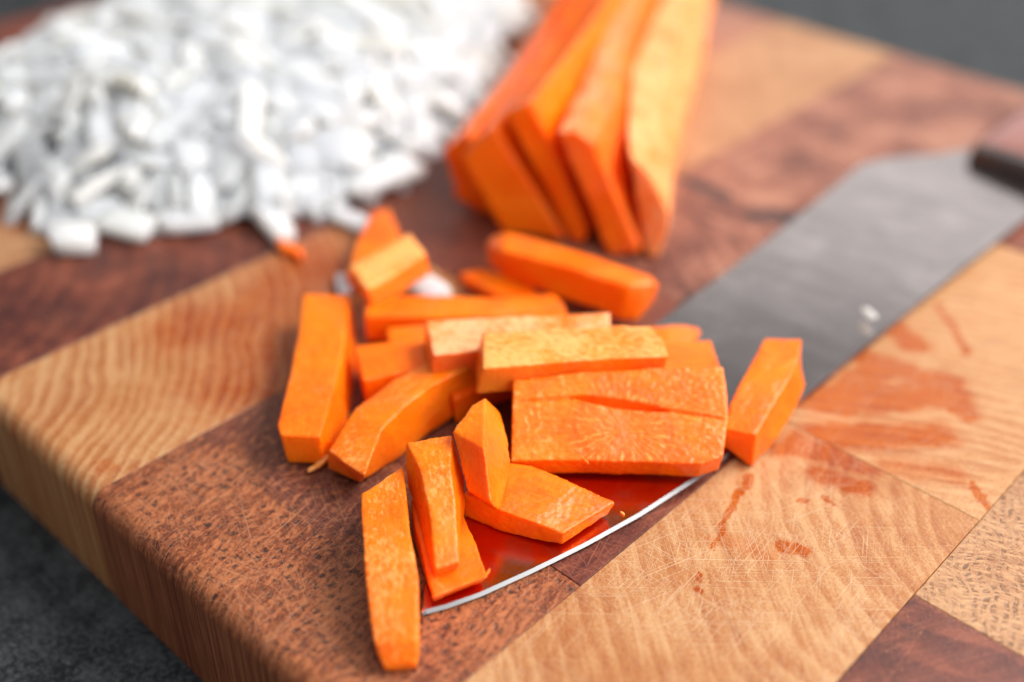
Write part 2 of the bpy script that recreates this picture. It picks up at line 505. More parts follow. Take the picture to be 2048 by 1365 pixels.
# stains of juice, one with shadow mixed in (photo spots, on the board plane)
ST_SHADE_RINGS = [(Q(370, 660), Q(520, 620), 9.0, 0.62), (Q(470, 640), Q(600, 540), 9.0, 0.6), (Q(520, 760), Q(650, 520), 15.0, 0.6),  # the widest also paints the left stick's shadow
            (Q(420, 790), Q(500, 830), 4.0, 0.4), (Q(190, 930), Q(230, 940), 1.6, 0.35)]
ST_DRIP = [(Q(1500, 950), Q(1492, 975), 0.75, 0.95), (Q(1480, 985), Q(1452, 1035), 0.7, 0.95), (Q(1450, 1040), Q(1425, 1100), 0.45, 0.9),
           (Q(1400, 1150), Q(1396, 1160), 0.45, 0.9), (Q(1388, 1178), Q(1392, 1182), 0.55, 0.9), (Q(1565, 1095), Q(1605, 1100), 1.5, 0.75),
           (Q(1600, 890), Q(1740, 930), 3.0, 0.85), (Q(1640, 950), Q(1720, 975), 2.2, 0.7), (Q(1440, 1080), Q(1540, 1110), 2.2, 0.25),
           (Q(1600, 1000), Q(1612, 1003), 0.6, 0.7), (Q(1640, 995), Q(1664, 1006), 0.6, 0.6), (Q(1590, 870), Q(1560, 900), 2.0, 0.5)]
ST_RIGHT = [(Q(1650, 800), Q(1900, 790), 4.2, 0.85), (Q(1800, 660), Q(1830, 690), 2.6, 0.95), (Q(1730, 720), Q(1900, 770), 3.0, 0.75),
            (Q(1650, 870), Q(1880, 870), 4.0, 0.65), (Q(1700, 780), Q(1760, 740), 3.5, 0.85), (Q(1880, 610), Q(1935, 705), 0.9, 0.9), (Q(1950, 970), Q(1975, 1010), 1.0, 0.85),
            (Q(1920, 815), Q(1935, 825), 2.4, 0.9), (Q(1780, 930), Q(1900, 950), 3.0, 0.35)]

blocks = []


def wb(kind, name, x0, x1, y0, y1, seed, **kw):
    m = wood_material(name, board, seed=seed, **kind, **kw)
    blocks.append(block(x0, x1, y0, y1, m, seed))


# strip with the drip
wb(LIGHT, "maple_drip", X_L[7], X_L[8], Y0, 179.4, 3, center=Q(2150, 1060), spacing=4.2, contrast=0.50, warp=2.2, stains=ST_DRIP, stain_gain=1.2, stain_col=(0.46, 0.185, 0.020),
   scratch=0.68, pore_ang=math.radians(140), blot=0.45)
wb(LIGHT, "maple_stained", X_L[7], X_L[8], 179.4, 282, 4, center=Q(1800, 2600), spacing=3.6, contrast=0.55, warp=1.6, stains=ST_RIGHT,
   scratch=0.4, pore_ang=math.radians(40), blot=0.2, stain_warp=7.0, stain_gain=1.1, stain_col=(0.46, 0.185, 0.020))
wb(DARK, "walnut_far_right", X_L[7], X_L[8], 282, Y1, 5, center=(0, 250), spacing=3.0)
# strip right of it
wb(DARK, "walnut_corner", X_L[8], X_L[9], Y0, 153.5, 6, center=Q(1700, 1900), spacing=6.5, contrast=0.5, warp=4.0, scratch=0.45,
   dots=0.8, blot=0.6, pore_ang=math.radians(60))
wb(TAN, "oak_right", X_L[8], X_L[9], 153.5, 262, 7, center=Q(2100, 3600), spacing=2.3, contrast=0.35, warp=1.5, pores=0.62,
   pore_ang=math.radians(27), pore_u=1.7, pore_v=0.62, scratch=0.5, blot=0.3)
wb(DARK, "walnut_right", X_L[8], X_L[9], 262, Y1, 8, center=(30, 250), spacing=3.0)
wb(LIGHT, "maple_edge", X_L[9], X_L[10], Y0, 190, 9, center=(60, 100), spacing=4.0)
wb(BROWN, "oak_edge", X_L[9], X_L[10], 190, Y1, 10, center=(60, 260), spacing=3.0, pores=0.6)
# wide strip under the knife
wb(BROWN, "oak_front", X_L[6], X_L[7], Y0, 114.2, 11, center=(-350, 20), spacing=2.6, contrast=0.35, warp=2.5, pores=0.92,
   pore_ang=math.radians(97), pore_u=2.3, pore_v=0.95, scratch=0.72, blot=0.45,
   heart=[(Q(520, 840), Q(640, 960), 9.0), (Q(640, 930), Q(700, 1010), 8.0), (Q(420, 880), Q(560, 830), 4.0)])
wb(DARK, "walnut_under_knife", X_L[6], X_L[7], 114.2, 200, 12, center=(-300, 160), spacing=3.4, contrast=0.45, scratch=0.6, blot=0.5)
wb(MAUVE, "oak_behind_carrots", X_L[6], X_L[7], 200, 268, 13, center=(-190, 120), spacing=5.0, contrast=0.5, scratch=0.3, blot=0.9,
   stains=[(Q(1370, 360), Q(1450, 395), 2.0, 1.0), (Q(1530, 330), Q(1540, 350), 3.0, 0.9), (Q(1600, 290), Q(1610, 310), 2.5, 0.8),
           (Q(1520, 430), Q(1590, 440), 3.5, 0.8), (Q(1320, 640), Q(1400, 600), 3.0, 0.8)], stain_col=(0.070, 0.020, 0.017))
wb(MAUVE, "oak_far", X_L[6], X_L[7], 268, Y1, 14, center=(-60, 250), spacing=4.4, contrast=0.5, blot=0.8)
# ringed maple block strip
wb(LIGHT, "maple_rings", X_L[5], X_L[6], Y0, 170.5, 15, center=Q(-900, 800), spacing=3.4, contrast=0.92, warp=3.5, stains=ST_SHADE_RINGS,
   scratch=0.35, blot=0.3, stain_warp=13.0, pore_ang=math.radians(130), stain_col=(0.43, 0.170, 0.032))
wb(DARK, "walnut_mid", X_L[5], X_L[6], 170.5, 246, 16, center=(-300, 250), spacing=4, blot=0.5)
wb(TAN, "maple_far", X_L[5], X_L[6], 246, Y1, 17, center=(-120, 420), spacing=9, contrast=0.3, blot=0.35, scratch=0.2)
# dark strip in front of the onions
wb(DARK, "walnut_left", X_L[4], X_L[5], Y0, 152, 18, center=(-300, 40), spacing=6, contrast=0.5, blot=0.8)
wb(DARK, "walnut_left_far", X_L[4], X_L[5], 152, 246, 19, center=(-200, 300), spacing=6, contrast=0.5, blot=0.8)
wb(MAUVE, "oak_left_far", X_L[4], X_L[5], 246, Y1, 20, center=(-200, 300), spacing=6)
kinds = [LIGHT, DARK, TAN, BROWN]
for i in range(4):
    cuts = [(Y0, 150 + 11 * i), (150 + 11 * i, 255 - 9 * i), (255 - 9 * i, Y1)]
    for j, (a, b) in enumerate(cuts):
        k = TAN if (i == 3 and j == 0) else kinds[(i + j * (1 + i % 2)) % 4]
        wb(k, "board_wood", X_L[i], X_L[i + 1], a, b, 30 + 3 * i + j, center=(X_L[i] - 60, a + 140), spacing=5, scratch=0.2,
           stains=[(Q(0, 420), Q(70, 440), 6, 0.7)] if (i == 3 and j == 0) else ())

# ------------------------------------------------------------------ loft builder for cut vegetables
DG = bpy.context.evaluated_depsgraph_get


def loft_mesh(sections, voxel=0.34, lo=0.12, hi=0.05, sm=1, seed=0, groove=None):
    """sections: lists of equally many points (mm). Returns a finely meshed rounded solid in mm and its frame."""
    n = len(sections[0])
    bm = bmesh.new()
    rows = [[bm.verts.new(p) for p in s] for s in sections]
    for a, b in zip(rows, rows[1:]):
        for i in range(n):
            bm.faces.new((a[i], a[(i + 1) % n], b[(i + 1) % n], b[i]))
    bm.faces.new(rows[0][::-1]); bm.faces.new(rows[-1])
    bmesh.ops.triangulate(bm, faces=bm.faces)
    bmesh.ops.recalc_face_normals(bm, faces=bm.faces)
    me = bpy.data.meshes.new("tmp")
    bm.to_mesh(me); bm.free()
    o = bpy.data.objects.new("tmp", me)
    COL.objects.link(o)
    md = o.modifiers.new("r", 'REMESH')
    md.mode = 'VOXEL'; md.voxel_size = voxel; md.adaptivity = 0.0
    ev = o.evaluated_get(DG())
    out = bpy.data.meshes.new_from_object(ev)
    bpy.data.objects.remove(o); bpy.data.meshes.remove(me)
    bm = bmesh.new(); bm.from_mesh(out)
    for _ in range(sm):
        bmesh.ops.smooth_vert(bm, verts=bm.verts, factor=0.5, use_axis_x=True, use_axis_y=True, use_axis_z=True)
    bm.normal_update()
    sv = Vector((seed * 17.3, seed * 5.1, seed * 2.9))
    for v in bm.verts:
        p = v.co + sv
        d = lo * mnoise.noise(p * 0.12) * 2.2 + lo * 0.8 * mnoise.noise(p * 0.4) + hi * 2.0 * mnoise.noise(p * 1.1) + hi * mnoise.noise(p * 2.3)
        if groove:
            for (a, b, w, dep, nrm) in groove:
                if v.normal.dot(nrm) > 0.6:
                    ab = b - a; t = (v.co - a).dot(ab) / ab.dot(ab)
                    if 0 < t < 1:
                        q = (v.co - a - ab * t).length
                        ww = w * math.sin(math.pi * min(1, max(0.02, t))) ** 0.6
                        if q < ww: d -= dep * (1 - q / ww)
        v.co += v.normal * d
    bm.to_mesh(out); bm.free()
    return out


def place_mesh(name, me, mat, sections, frame=None, voxel=0.45):
    """Give the mesh a local frame (x along the piece) at its middle, in metres."""
    c0 = sum(sections[0], Vector()) / len(sections[0])
    c1 = sum(sections[-1], Vector()) / len(sections[-1])
    if frame is None:
        x = (c1 - c0).normalized()
        mid = sections[len(sections) // 2]
        z = (mid[0] + mid[1] - mid[-1] - mid[-2])
        z = (z - x * z.dot(x)).normalized()
        y = z.cross(x)
        org = (c0 + c1) / 2
    else:
        org, x, y, z = frame
    M = Matrix(((x.x, y.x, z.x, org.x), (x.y, y.y, z.y, org.y), (x.z, y.z, z.z, org.z), (0, 0, 0, 1)))
    me.transform(M.inverted())
    me.transform(Matrix.Scale(MM, 4))
    smooth(me)
    o = link_mesh(name, me, mat)
    M2 = M.copy(); M2.translation = org * MM
    o.matrix_world = M2
    return o


def strip(tops, ext=None, extL=None, extR=None, n_end=None):
    """tops: [(Lx,Ly,Lz,Rx,Ry,Rz), ...] along the piece; ext (right, forward, up) in mm to the lower corners."""
    secs = []
    for i, t in enumerate(tops):
        tl, tr = P(*t[0:3]), P(*t[3:6])
        eL = (extL or ext); eR = (extR or ext)
        if isinstance(eL, list): eL = eL[i]
        if isinstance(eR, list): eR = eR[i]
        bl, br = tl + rfu(*eL), tr + rfu(*eR)
        bl.z = max(bl.z, 0.15); br.z = max(br.z, 0.15)
        secs.append([tl, tr, br, bl])
    return secs


M_CAR = carrot_material("carrot_flesh", dry=0.25)
M_DRY = carrot_material("carrot_dry_skin", dry=0.95, tint=0.6)
M_HALF = carrot_material("carrot_half_dry", dry=0.48, tint=0.25)
M_WET = carrot_material("carrot_wet", dry=0.05, deep=0.8)
M_SLAB = carrot_material("carrot_slab", dry=0.2, core=True)
M_SKIN = carrot_material("carrot_peeled", dry=0.80, tint=0.35, fib=0.5, pale=(0.84, 0.41, 0.21))
STICKS = "cut carrot pieces piled on the board and knife"


def carrot(name, label, secs, mat, voxel=0.34, lo=0.10, hi=0.045, seed=0, frame=None, groove=None, cat="carrot stick", group=STICKS):
    me = loft_mesh(secs, voxel, lo, hi, 1, seed, groove)
    o = place_mesh(name, me, mat, secs, frame)
    return tag(o, label, cat, group)


# ------------------------------------------------------------------ knife
BL_TIP = (-104.4, 89.8)


def build_knife():
    knife = bpy.data.objects.new("chef_knife", None)
    COL.objects.link(knife)
    knife.location = (-0.11, 0.2, 0)
    tag(knife, "chef knife lying flat under the carrot sticks with its tip towards the viewer", "knife")
    org = Vector((-110, 200, 0))
    # edge x and spine x along y (mm)
    edge = [(89.8, -104.4), (94, -102.3), (100, -100.0), (110, -97.3), (121, -94.7), (135, -92.2), (151, -90.5), (175, -89.8),
            (210, -89.6), (250, -88.8), (300, -87.6), (330, -87.0)]
    spine = [(89.8, -104.6), (94, -108.5), (100, -112.5), (110, -117.5), (121, -121.2), (135, -124.0), (151, -126.0), (175, -127.6),
             (210, -129.0), (250, -131.5), (292, -135.0), (300, -131.0), (312, -122.0), (330, -112.0)]

    def ip(tab, y):
        for (a, xa), (b, xb) in zip(tab, tab[1:]):
            if y <= b: return xa + (xb - xa) * (y - a) / (b - a)
        return tab[-1][1]
    ys = [89.8, 90.6, 92, 94, 97, 100, 105, 110, 116, 122, 128, 135, 143, 151, 163, 175, 190, 210, 230, 250, 270, 286, 290, 294, 300, 306, 312, 320, 330]
    bm = bmesh.new(); be = bmesh.new()
    rows = []; erows = []
    for y in ys:
        ex, sx = ip(edge, y), ip(spine, y)
        zb = 0.5 + 1.3 * (y - 90) / 210.0                     # underside height: heel a little lifted by the handle
        wdt = max(0.15, ex - sx)
        bev = min(0.66 - 0.36 * min(1, max(0, (y - 150) / 40.0)), wdt * 0.45)
        th = 2.1 * min(1.0, 0.35 + (y - 90) / 90.0)           # distal taper
        def top(x):
            t = min(1, max(0, (x - sx) / wdt))
            return zb + 0.30 + (th - 0.30) * (1 - t) ** 0.8 + 0.12
        xs = [sx, sx + 0.25, sx + wdt * 0.3, sx + wdt * 0.65, ex - bev]
        up = [Vector((x, y, top(x) - (0.25 if k == 0 else 0))) for k, x in enumerate(xs)]
        lowr = [Vector((ex - bev, y, zb - 0.05)), Vector((sx, y, zb))]
        rows.append([bm.verts.new((p - org) * MM) for p in up + lowr])
        e0 = up[-1] + Vector((0.02, 0, 0.0))
        e1 = Vector((ex, y, zb + 0.02))
        erows.append([be.verts.new((p - org) * MM) for p in (e0, e1, Vector((ex - 0.05, y, zb - 0.08)), Vector((ex - bev, y, zb - 0.04)))])
    for bmx, rr in ((bm, rows), (be, erows)):
        n = len(rr[0])
        for a, b in zip(rr, rr[1:]):
            for i in range(n):
                bmx.faces.new((a[i], a[(i + 1) % n], b[(i + 1) % n], b[i]))
        bmx.faces.new(rr[0][::-1]); bmx.faces.new(rr[-1])
        bmesh.ops.recalc_face_normals(bmx, faces=bmx.faces)
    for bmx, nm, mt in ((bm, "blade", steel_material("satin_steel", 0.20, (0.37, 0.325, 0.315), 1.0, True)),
                        (be, "cutting_edge", steel_material("ground_steel", 0.5, (0.22, 0.22, 0.225), 0.3))):
        m_ = bpy.data.meshes.new(nm); bmx.to_mesh(m_); bmx.free()
        smooth(m_); m_.set_sharp_from_angle(angle=math.radians(12))
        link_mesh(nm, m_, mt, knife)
    # handle and bolster: rounded bars along y
    def bar(nm, y_list, mt):
        b_ = bmesh.new(); rr = []
        for (y, cx_, cz, hw, hh) in y_list:
            ring = []
            for k in range(20):
                a = 2 * math.pi * k / 20
                ca, sa = math.cos(a), math.sin(a)
                ring.append(b_.verts.new((Vector((cx_ + hw * math.copysign(abs(ca) ** 0.55, ca), y, cz + hh * math.copysign(abs(sa) ** 0.55, sa))) - org) * MM))
            rr.append(ring)
        for a, b in zip(rr, rr[1:]):
            for i in range(20):
                b_.faces.new((a[i], a[(i + 1) % 20], b[(i + 1) % 20], b[i]))
        b_.faces.new(rr[0][::-1]); b_.faces.new(rr[-1])
        bmesh.ops.recalc_face_normals(b_, faces=b_.faces)
        m_ = bpy.data.meshes.new(nm); b_.to_mesh(m_); b_.free(); smooth(m_); m_.set_sharp_from_angle(angle=math.radians(40))
        return link_mesh(nm, m_, mt, knife)
    bar("bolster", [(314.5, -101, 4.9, 11.5, 2.6), (315.2, -101, 4.9, 13.0, 3.6), (317.5, -101, 5.0, 13.6, 3.9), (318, -101, 5.0, 13.5, 3.8)],
        steel_material("dark_bolster", 0.5, (0.13, 0.125, 0.125), 0.4))
    bar("handle", [(318.1, -101, 5.1, 13.5, 3.9), (322, -101, 5.3, 14.2, 4.3), (345, -101, 5.6, 14.6, 4.7), (390, -100, 6.4, 13.8, 5.2), (425, -99, 7, 15.5, 5.8),
                   (436, -99, 7, 15.0, 5.6), (440, -99, 7, 12.0, 4.0)], plain("handle_wood", (0.24, 0.080, 0.060), 0.24, 0.7, 0.4, 0.2))
    return knife


build_knife()

# ------------------------------------------------------------------ carrot pieces on the pile
# front left stick lying on the board
carrot("carrot_stick", "long carrot stick lying foremost on the board left of the knife tip",
       strip([(722, 988, 11.0, 806, 932, 11.5), (722, 1040, 11.0, 820, 1060, 11.0), (730, 1143, 9.6, 838, 1156, 9.6), (738, 1215, 7.8, 838, 1216, 8.0),
              (748, 1285, 5.2, 837, 1282, 5.4), (766, 1334, 2.0, 835, 1329, 2.2)],
             extL=[(0.5, 1, -9.0), (0.5, 0, -9.0), (0.4, 0, -8.5), (0.5, 0, -7.4), (0.8, 0, -5.0), (0.3, 0.5, -1.9)],
             extR=[(-0.4, 1, -9.0), (-0.4, 0, -9.0), (-0.4, 0, -8.5), (-0.3, 0, -7.4), (-0.3, 0, -5.0), (-0.2, 0.5, -2)]),
       M_HALF, seed=1)
# left stick
carrot("carrot_stick", "upright looking carrot stick at the left side of the pile on the light ringed wood",
       strip([(607, 588, 9.0, 697, 589, 9.0), (595, 677, 9.0, 690, 684, 9.0), (575, 771, 9.0, 668, 776, 9.0), (554, 850, 8.8, 647, 852, 8.8),
              (560, 871, 8.4, 641, 874, 8.4)],
             extL=[(0.5, 0, -8.8), (0.5, 0, -8.8), (0.5, 0, -8.7), (0.8, 0.3, -8.4), (0.6, 0.6, -7.6)],
             extR=[(1.2, 0, -8.8), (1.8, 0, -8.8), (2.2, 0, -8.7), (1.4, 0.3, -8.4), (-0.4, 0.6, -7.6)]),
       M_CAR, seed=2)


def poly_secs(rows):
    out = []
    for r in rows:
        pts = []
        for q in r:
            if len(q) == 4:      # (base index, r, f, u) relative to an earlier point
                pts.append(pts[q[0]] + rfu(*q[1:]))
            else:
                pts.append(P(*q))
        for p in pts: p.z = max(p.z, 0.15)
        out.append(pts)
    return out


# diagonal stick with a lit side: far-left edge, ridge, lower right silhouette, hidden underside
carrot("carrot_stick", "diagonal carrot stick with mottled top beside the left stick, its end showing a loose thread",
       poly_secs([[(657, 903, 7.0), (730, 954, 7.4), (720, 966, 1.2), (655, 938, 1.2)],
                  [(707, 819, 8.8), (766, 856, 9.8), (768, 936, 0.6), (0, 1.0, 1.0, -8.6)],
                  [(782, 764, 9.2), (812, 808, 10.4), (811, 906, 0.6), (0, 1.0, 1.0, -9.0)],
                  [(846, 728, 9.6), (862, 772, 10.6), (862, 864, 0.8), (0, 1.0, 1.0, -9.3)],
                  [(915, 694, 9.8), (935, 736, 10.8), (938, 815, 1.2), (0, 1.0, 1.0, -9.5)],
                  [(945, 682, 9.8), (965, 724, 10.6), (968, 800, 1.2), (0, 1.0, 1.0, -9.5)]]),
       M_HALF, seed=3)
carrot("carrot_fibre", "thin pale carrot fibre on the dark wood at the end of the diagonal stick",
       poly_secs([[(612, 938, 1.2), (616, 946, 1.2), (618, 949, 0.2), (612, 942, 0.2)], [(632, 924, 1.9), (640, 934, 1.9), (641, 938, 0.4), (632, 930, 0.4)],
                  [(652, 898, 2.6), (660, 915, 2.6), (661, 920, 0.8), (652, 905, 0.8)]]), M_DRY, voxel=0.3, seed=4, cat="carrot scrap")
# stick behind the left pair
carrot("carrot_stick", "short looking carrot stick between the left stick and the diagonal stick",
       strip([(705, 690, 9.3, 726, 762, 9.0), (780, 683, 9.3, 800, 745, 9.0), (860, 676, 9.3, 880, 730, 9.0), (960, 668, 9.3, 980, 716, 9.0)], ext=(0.6, 0.3, -8.6)),
       M_CAR, seed=5, voxel=0.5)
# pale dried stick
carrot("carrot_stick", "carrot stick with whitish dried top and blunt left end in the middle of the pile",
       strip([(851, 641, 15.5, 867, 711, 15.0), (960, 636, 15.5, 972, 700, 15.0), (1220, 626, 15.0, 1226, 690, 14.5)], ext=(-0.8, 0.6, -8.0)),
       carrot_material("carrot_white_dry", dry=0.95, tint=0.5, pale=(0.95, 0.48, 0.25)), seed=6)
# front pale stick
carrot("carrot_stick", "carrot stick with pale fibrous top lying just behind the big slab",
       strip([(965, 664, 19.5, 967, 737, 18.8), (1090, 658, 19.5, 1095, 727, 18.8), (1210, 652, 19.3, 1212, 717, 18.6), (1300, 652, 18.8, 1312, 714, 18.2),
              (1330, 684, 18.4, 1337, 713, 18.0)],
             extL=(-1.5, 1.0, -8.0), extR=[(-1.6, 0.8, -7.2)] * 3 + [(-0.6, 0.8, -7.0)] * 2),
       M_DRY, seed=7)
# dark stick underneath
carrot("carrot_stick", "carrot stick in shadow underneath, left of the big slab",
       strip([(890, 735, 7.0, 908, 800, 6.8), (1000, 700, 7.2, 1020, 752, 7.0), (1090, 670, 7.4, 1120, 725, 7.2)], ext=(0.3, 0.3, -6.5)),
       M_WET, seed=8)
# small wedge in front
carrot("carrot_wedge", "pointed carrot wedge standing between the slab and the small front sticks",
       poly_secs([[(943, 812, 18.0), (970, 797, 18.5), (1000, 826, 13.0), (1, 0.0, 3.0, -8.0)],
                  [(905, 863, 17.5), (968, 897, 19.0), (1016, 880, 11.0), (1, 0.0, 5.0, -9.0)],
                  [(934, 982, 11.0), (981, 1006, 12.5), (1022, 928, 9.6), (1, 0.3, 5.0, -6.0)],
                  [(984, 1011, 10.2), (997, 1022, 10.4), (1008, 984, 10.4), (1, 0.2, 2.5, -2.2)]]),
       M_HALF, seed=9, voxel=0.32)
# small front stick pointing at viewer
carrot("carrot_stick", "short glossy carrot stick pointing at the viewer on top of a flat slice",
       strip([(812, 886, 14.5, 904, 870, 15.0), (828, 915, 15.0, 902, 905, 15.3), (842, 945, 14.6, 902, 940, 14.8), (862, 1040, 11.6, 912, 1012, 12.2),
              (870, 1140, 7.6, 919, 1126, 8.0)],
             extL=[(-0.3, 1, -8), (-1.4, 0.8, -8), (-1.8, 0.6, -8), (-1.6, 0.6, -6.5), (-0.2, 1.0, -2.8)],
             extR=[(0.8, 1, -8), (2.4, 0.8, -8), (2.6, 0.6, -8), (1.0, 1.0, -6.5), (-0.4, 1.2, -2.8)]),
       M_HALF, seed=10, voxel=0.32)
carrot("carrot_slice", "flat carrot slice on the knife tip under the short front stick",
       strip([(823, 998, 6.0, 905, 985, 6.2), (832, 1060, 5.9, 949, 1077, 6.0), (866, 1196, 4.6, 977, 1154, 4.9)],
             extL=[(-0.4, 1.2, -4), (-0.6, 1.2, -4), (-0.2, 1.6, -2.9)], extR=[(-0.5, 1.5, -4), (-0.8, 1.5, -4), (-0.9, 1.6, -2.9)]),
       M_CAR, seed=11, voxel=0.32)
# piece on the blade
carrot("carrot_piece", "wedge shaped carrot piece lying on the blade in front of the big slab",
       strip([(985, 920, 8.6, 924, 988, 8.4), (1063, 930, 8.4, 1000, 1020, 8.0), (1150, 968, 7.2, 1064, 1044, 7.0), (1232, 1005, 5.4, 1127, 1068, 5.4)],
             extL=[(0, 0, -6.4), (0, 0, -6.2), (0, 0, -5.0), (-1.2, 0.3, -3.2)], extR=[(0.4, 0.8, -6.4), (0.2, 0.8, -6.2), (0.2, 0.8, -5.2), (-0.2, 0.5, -3.4)]),
       M_WET, seed=12, voxel=0.32)
# the big slab
ctr = P(1245, 850, 11.3)


def slab():
    TL, TR = (1027, 760, 15.6), (1447, 733, 16.2)
    FL, FR = (1021, 922, 8.6), (1414, 928, 8.0)
    a, b, c = P(*TL), P(*FL), P(*FR)
    nrm = (b - a).cross(c - a).normalized()
    if nrm.z < 0: nrm = -nrm

    def on(px, py):
        d = C_F + C_R * ((px - CX) / F_PX) - C_U * ((py - CY) / F_PX)
        o_ = Vector((0, 0, CAM_Z))
        return o_ + d * ((a - o_).dot(nrm) / d.dot(nrm))
    rows = []
    for (bp, fp) in (((1027, 760), (1021, 922)), ((1150, 746), (1150, 921)), ((1300, 737), (1300, 924)), ((1432, 733), (1404, 928)),
                     ((1447, 733), (1446, 914))):
        t0, t1 = on(*bp), on(*fp)
        dn = -nrm * 6.2
        rows.append([t0, t1, t1 + dn + rfu(0.1, 0.2, 0), t0 + dn])
    t0, t1 = on(1455, 800), on(1458, 838)
    rows.append([t0, t1, t1 - nrm * 5.6, t0 - nrm * 5.6])
    c0 = on(1245, 862)
    x = (on(1400, 850) - on(1100, 865)); x = (x - nrm * x.dot(nrm)).normalized()
    y = nrm.cross(x)
    gr = [(on(1140, 793), on(1340, 822), 1.2, 2.4, nrm), (on(1320, 818), on(1450, 838), 0.55, 0.9, nrm), (on(1025, 804), on(1160, 795), 0.7, 0.8, nrm)]
    return carrot("carrot_slab", "broad carrot slab with radiating heart rays and a split across its top", rows, M_SLAB, voxel=0.32, lo=0.09, hi=0.06,
                  seed=13, frame=(c0, x, y, nrm), groove=gr, cat="carrot slab")


slab()
# stick leaning on the right
carrot("carrot_stick", "carrot stick lying across the blade edge right of the big slab",
       strip([(1530, 675, 12.5, 1603, 678, 12.5), (1508, 715, 12.0, 1598, 715, 12.0), (1484, 757, 11.2, 1580, 757, 11.2), (1458, 812, 9.8, 1546, 812, 9.6),
              (1452, 858, 8.6, 1512, 872, 8.4)],
             extL=[(0.5, 0, -8), (0.5, 0, -8), (0.4, 0, -8), (0.5, 0.5, -8), (0.2, 0.8, -5.0)],
             extR=[(1.0, 0.3, -8), (2.4, 0, -8), (2.4, 0, -8), (2.4, 0, -8), (0.2, 0, -8.2)]),
       M_CAR, seed=14)
carrot("carrot_stick", "carrot stick end showing behind the right corner of the big slab",
       strip([(1180, 690, 11.0, 1196, 745, 11.0), (1330, 684, 11.0, 1346, 742, 11.0), (1422, 680, 11.0, 1440, 738, 11.0)], ext=(-0.3, 0.5, -8.0)), M_CAR, seed=15)
carrot("carrot_tip", "small pointed carrot end on the blade behind the pale sticks",
       strip([(1270, 655, 8.0, 1280, 700, 8.0), (1330, 651, 8.0, 1340, 694, 7.5), (1362, 649, 7.2, 1385, 684, 6.0), (1396, 655, 5.5, 1404, 664, 4.6)],
             ext=[(0, 0.5, -5.0), (0, 0.5, -5.0), (-0.5, 0.5, -3.5), (-1, 0.5, -1.6)]), M_HALF, seed=16, voxel=0.5)
# behind
carrot("carrot_stick", "long carrot stick lying level at the back of the pile under the small diced bits",
       strip([(729, 589, 9.0, 728, 632, 8.8), (900, 590, 9.0, 905, 634, 8.8), (1000, 594, 9.0, 1010, 632, 8.8), (1108, 585, 9.0, 1132, 612, 8.8)], ext=(0.3, 0.2, -7.6)),
       M_CAR, seed=17, voxel=0.6)
carrot("carrot_stick", "carrot stick mostly hidden between the long back stick and the dried stick",
       strip([(773, 655, 8.0, 777, 690, 8.0), (850, 648, 8.0, 855, 684, 8.0), (1000, 632, 8.0, 1010, 668, 8.0), (1130, 612, 8.0, 1140, 650, 8.0)], ext=(0.2, 0.3, -7.4)), M_CAR, seed=18, voxel=0.6)
carrot("carrot_stick", "thick rounded carrot stick resting below the sliced carrot half",
       poly_secs([[(984, 470, 10.0), (972, 488, 9.0), (976, 530, 4.0), (0, 0.5, 0.5, -8.0)],
                  [(1015, 462, 12.5), (1004, 500, 12.2), (1010, 557, 3.5), (0, 0, 0.5, -8.5)],
                  [(1132, 494, 12.5), (1130, 532, 12.2), (1120, 598, 3.2), (0, 0, 0.5, -8.5)],
                  [(1214, 521, 12.0), (1205, 556, 11.8), (1195, 622, 3.0), (0, 0, 0.5, -8.5)],
                  [(1308, 552, 11.0), (1256, 570, 11.2), (1240, 645, 2.0), (1274, 648, 1.8)],
                  [(1319, 566, 10.2), (1295, 572, 10.4), (1276, 646, 1.9), (1308, 606, 2.5)]]),
       M_CAR, seed=19, voxel=0.6)
carrot("carrot_slice", "thin carrot slice under the rounded stick at the back",
       strip([(917, 545, 3.4, 930, 555, 3.4), (966, 537, 3.6, 992, 590, 3.4), (1060, 565, 3.6, 1090, 612, 3.4)], ext=(0, 0.2, -3.0)), M_CAR, seed=20, voxel=0.5)
carrot("carrot_chunk", "short bright carrot chunk at the back left of the pile near the onion bits",
       strip([(697, 534, 14.5, 732, 580, 14.0), (760, 500, 14.8, 790, 548, 14.3), (818, 464, 15.0, 853, 508, 14.5)], ext=(0.9, 1.2, -6.6)), M_DRY, seed=21, voxel=0.6)
carrot("carrot_chunk", "carrot chunk under the short bright one, pointing at the onion heap",
       strip([(746, 422, 5.6, 778, 416, 5.6), (712, 486, 5.6, 800, 466, 5.6), (690, 552, 5.2, 772, 540, 5.2)], ext=(0.2, 0.6, -5.2)), M_WET, seed=22, voxel=0.6)
carrot("carrot_crumb", "small carrot crumb on the wood in front of the onion heap",
       strip([(552, 474, 2.6, 560, 496, 2.4), (580, 484, 2.6, 590, 505, 2.4), (606, 498, 2.0, 602, 516, 1.8)], ext=(0, 0.3, -2.2)), M_CAR, seed=23, voxel=0.4, cat="carrot scrap")

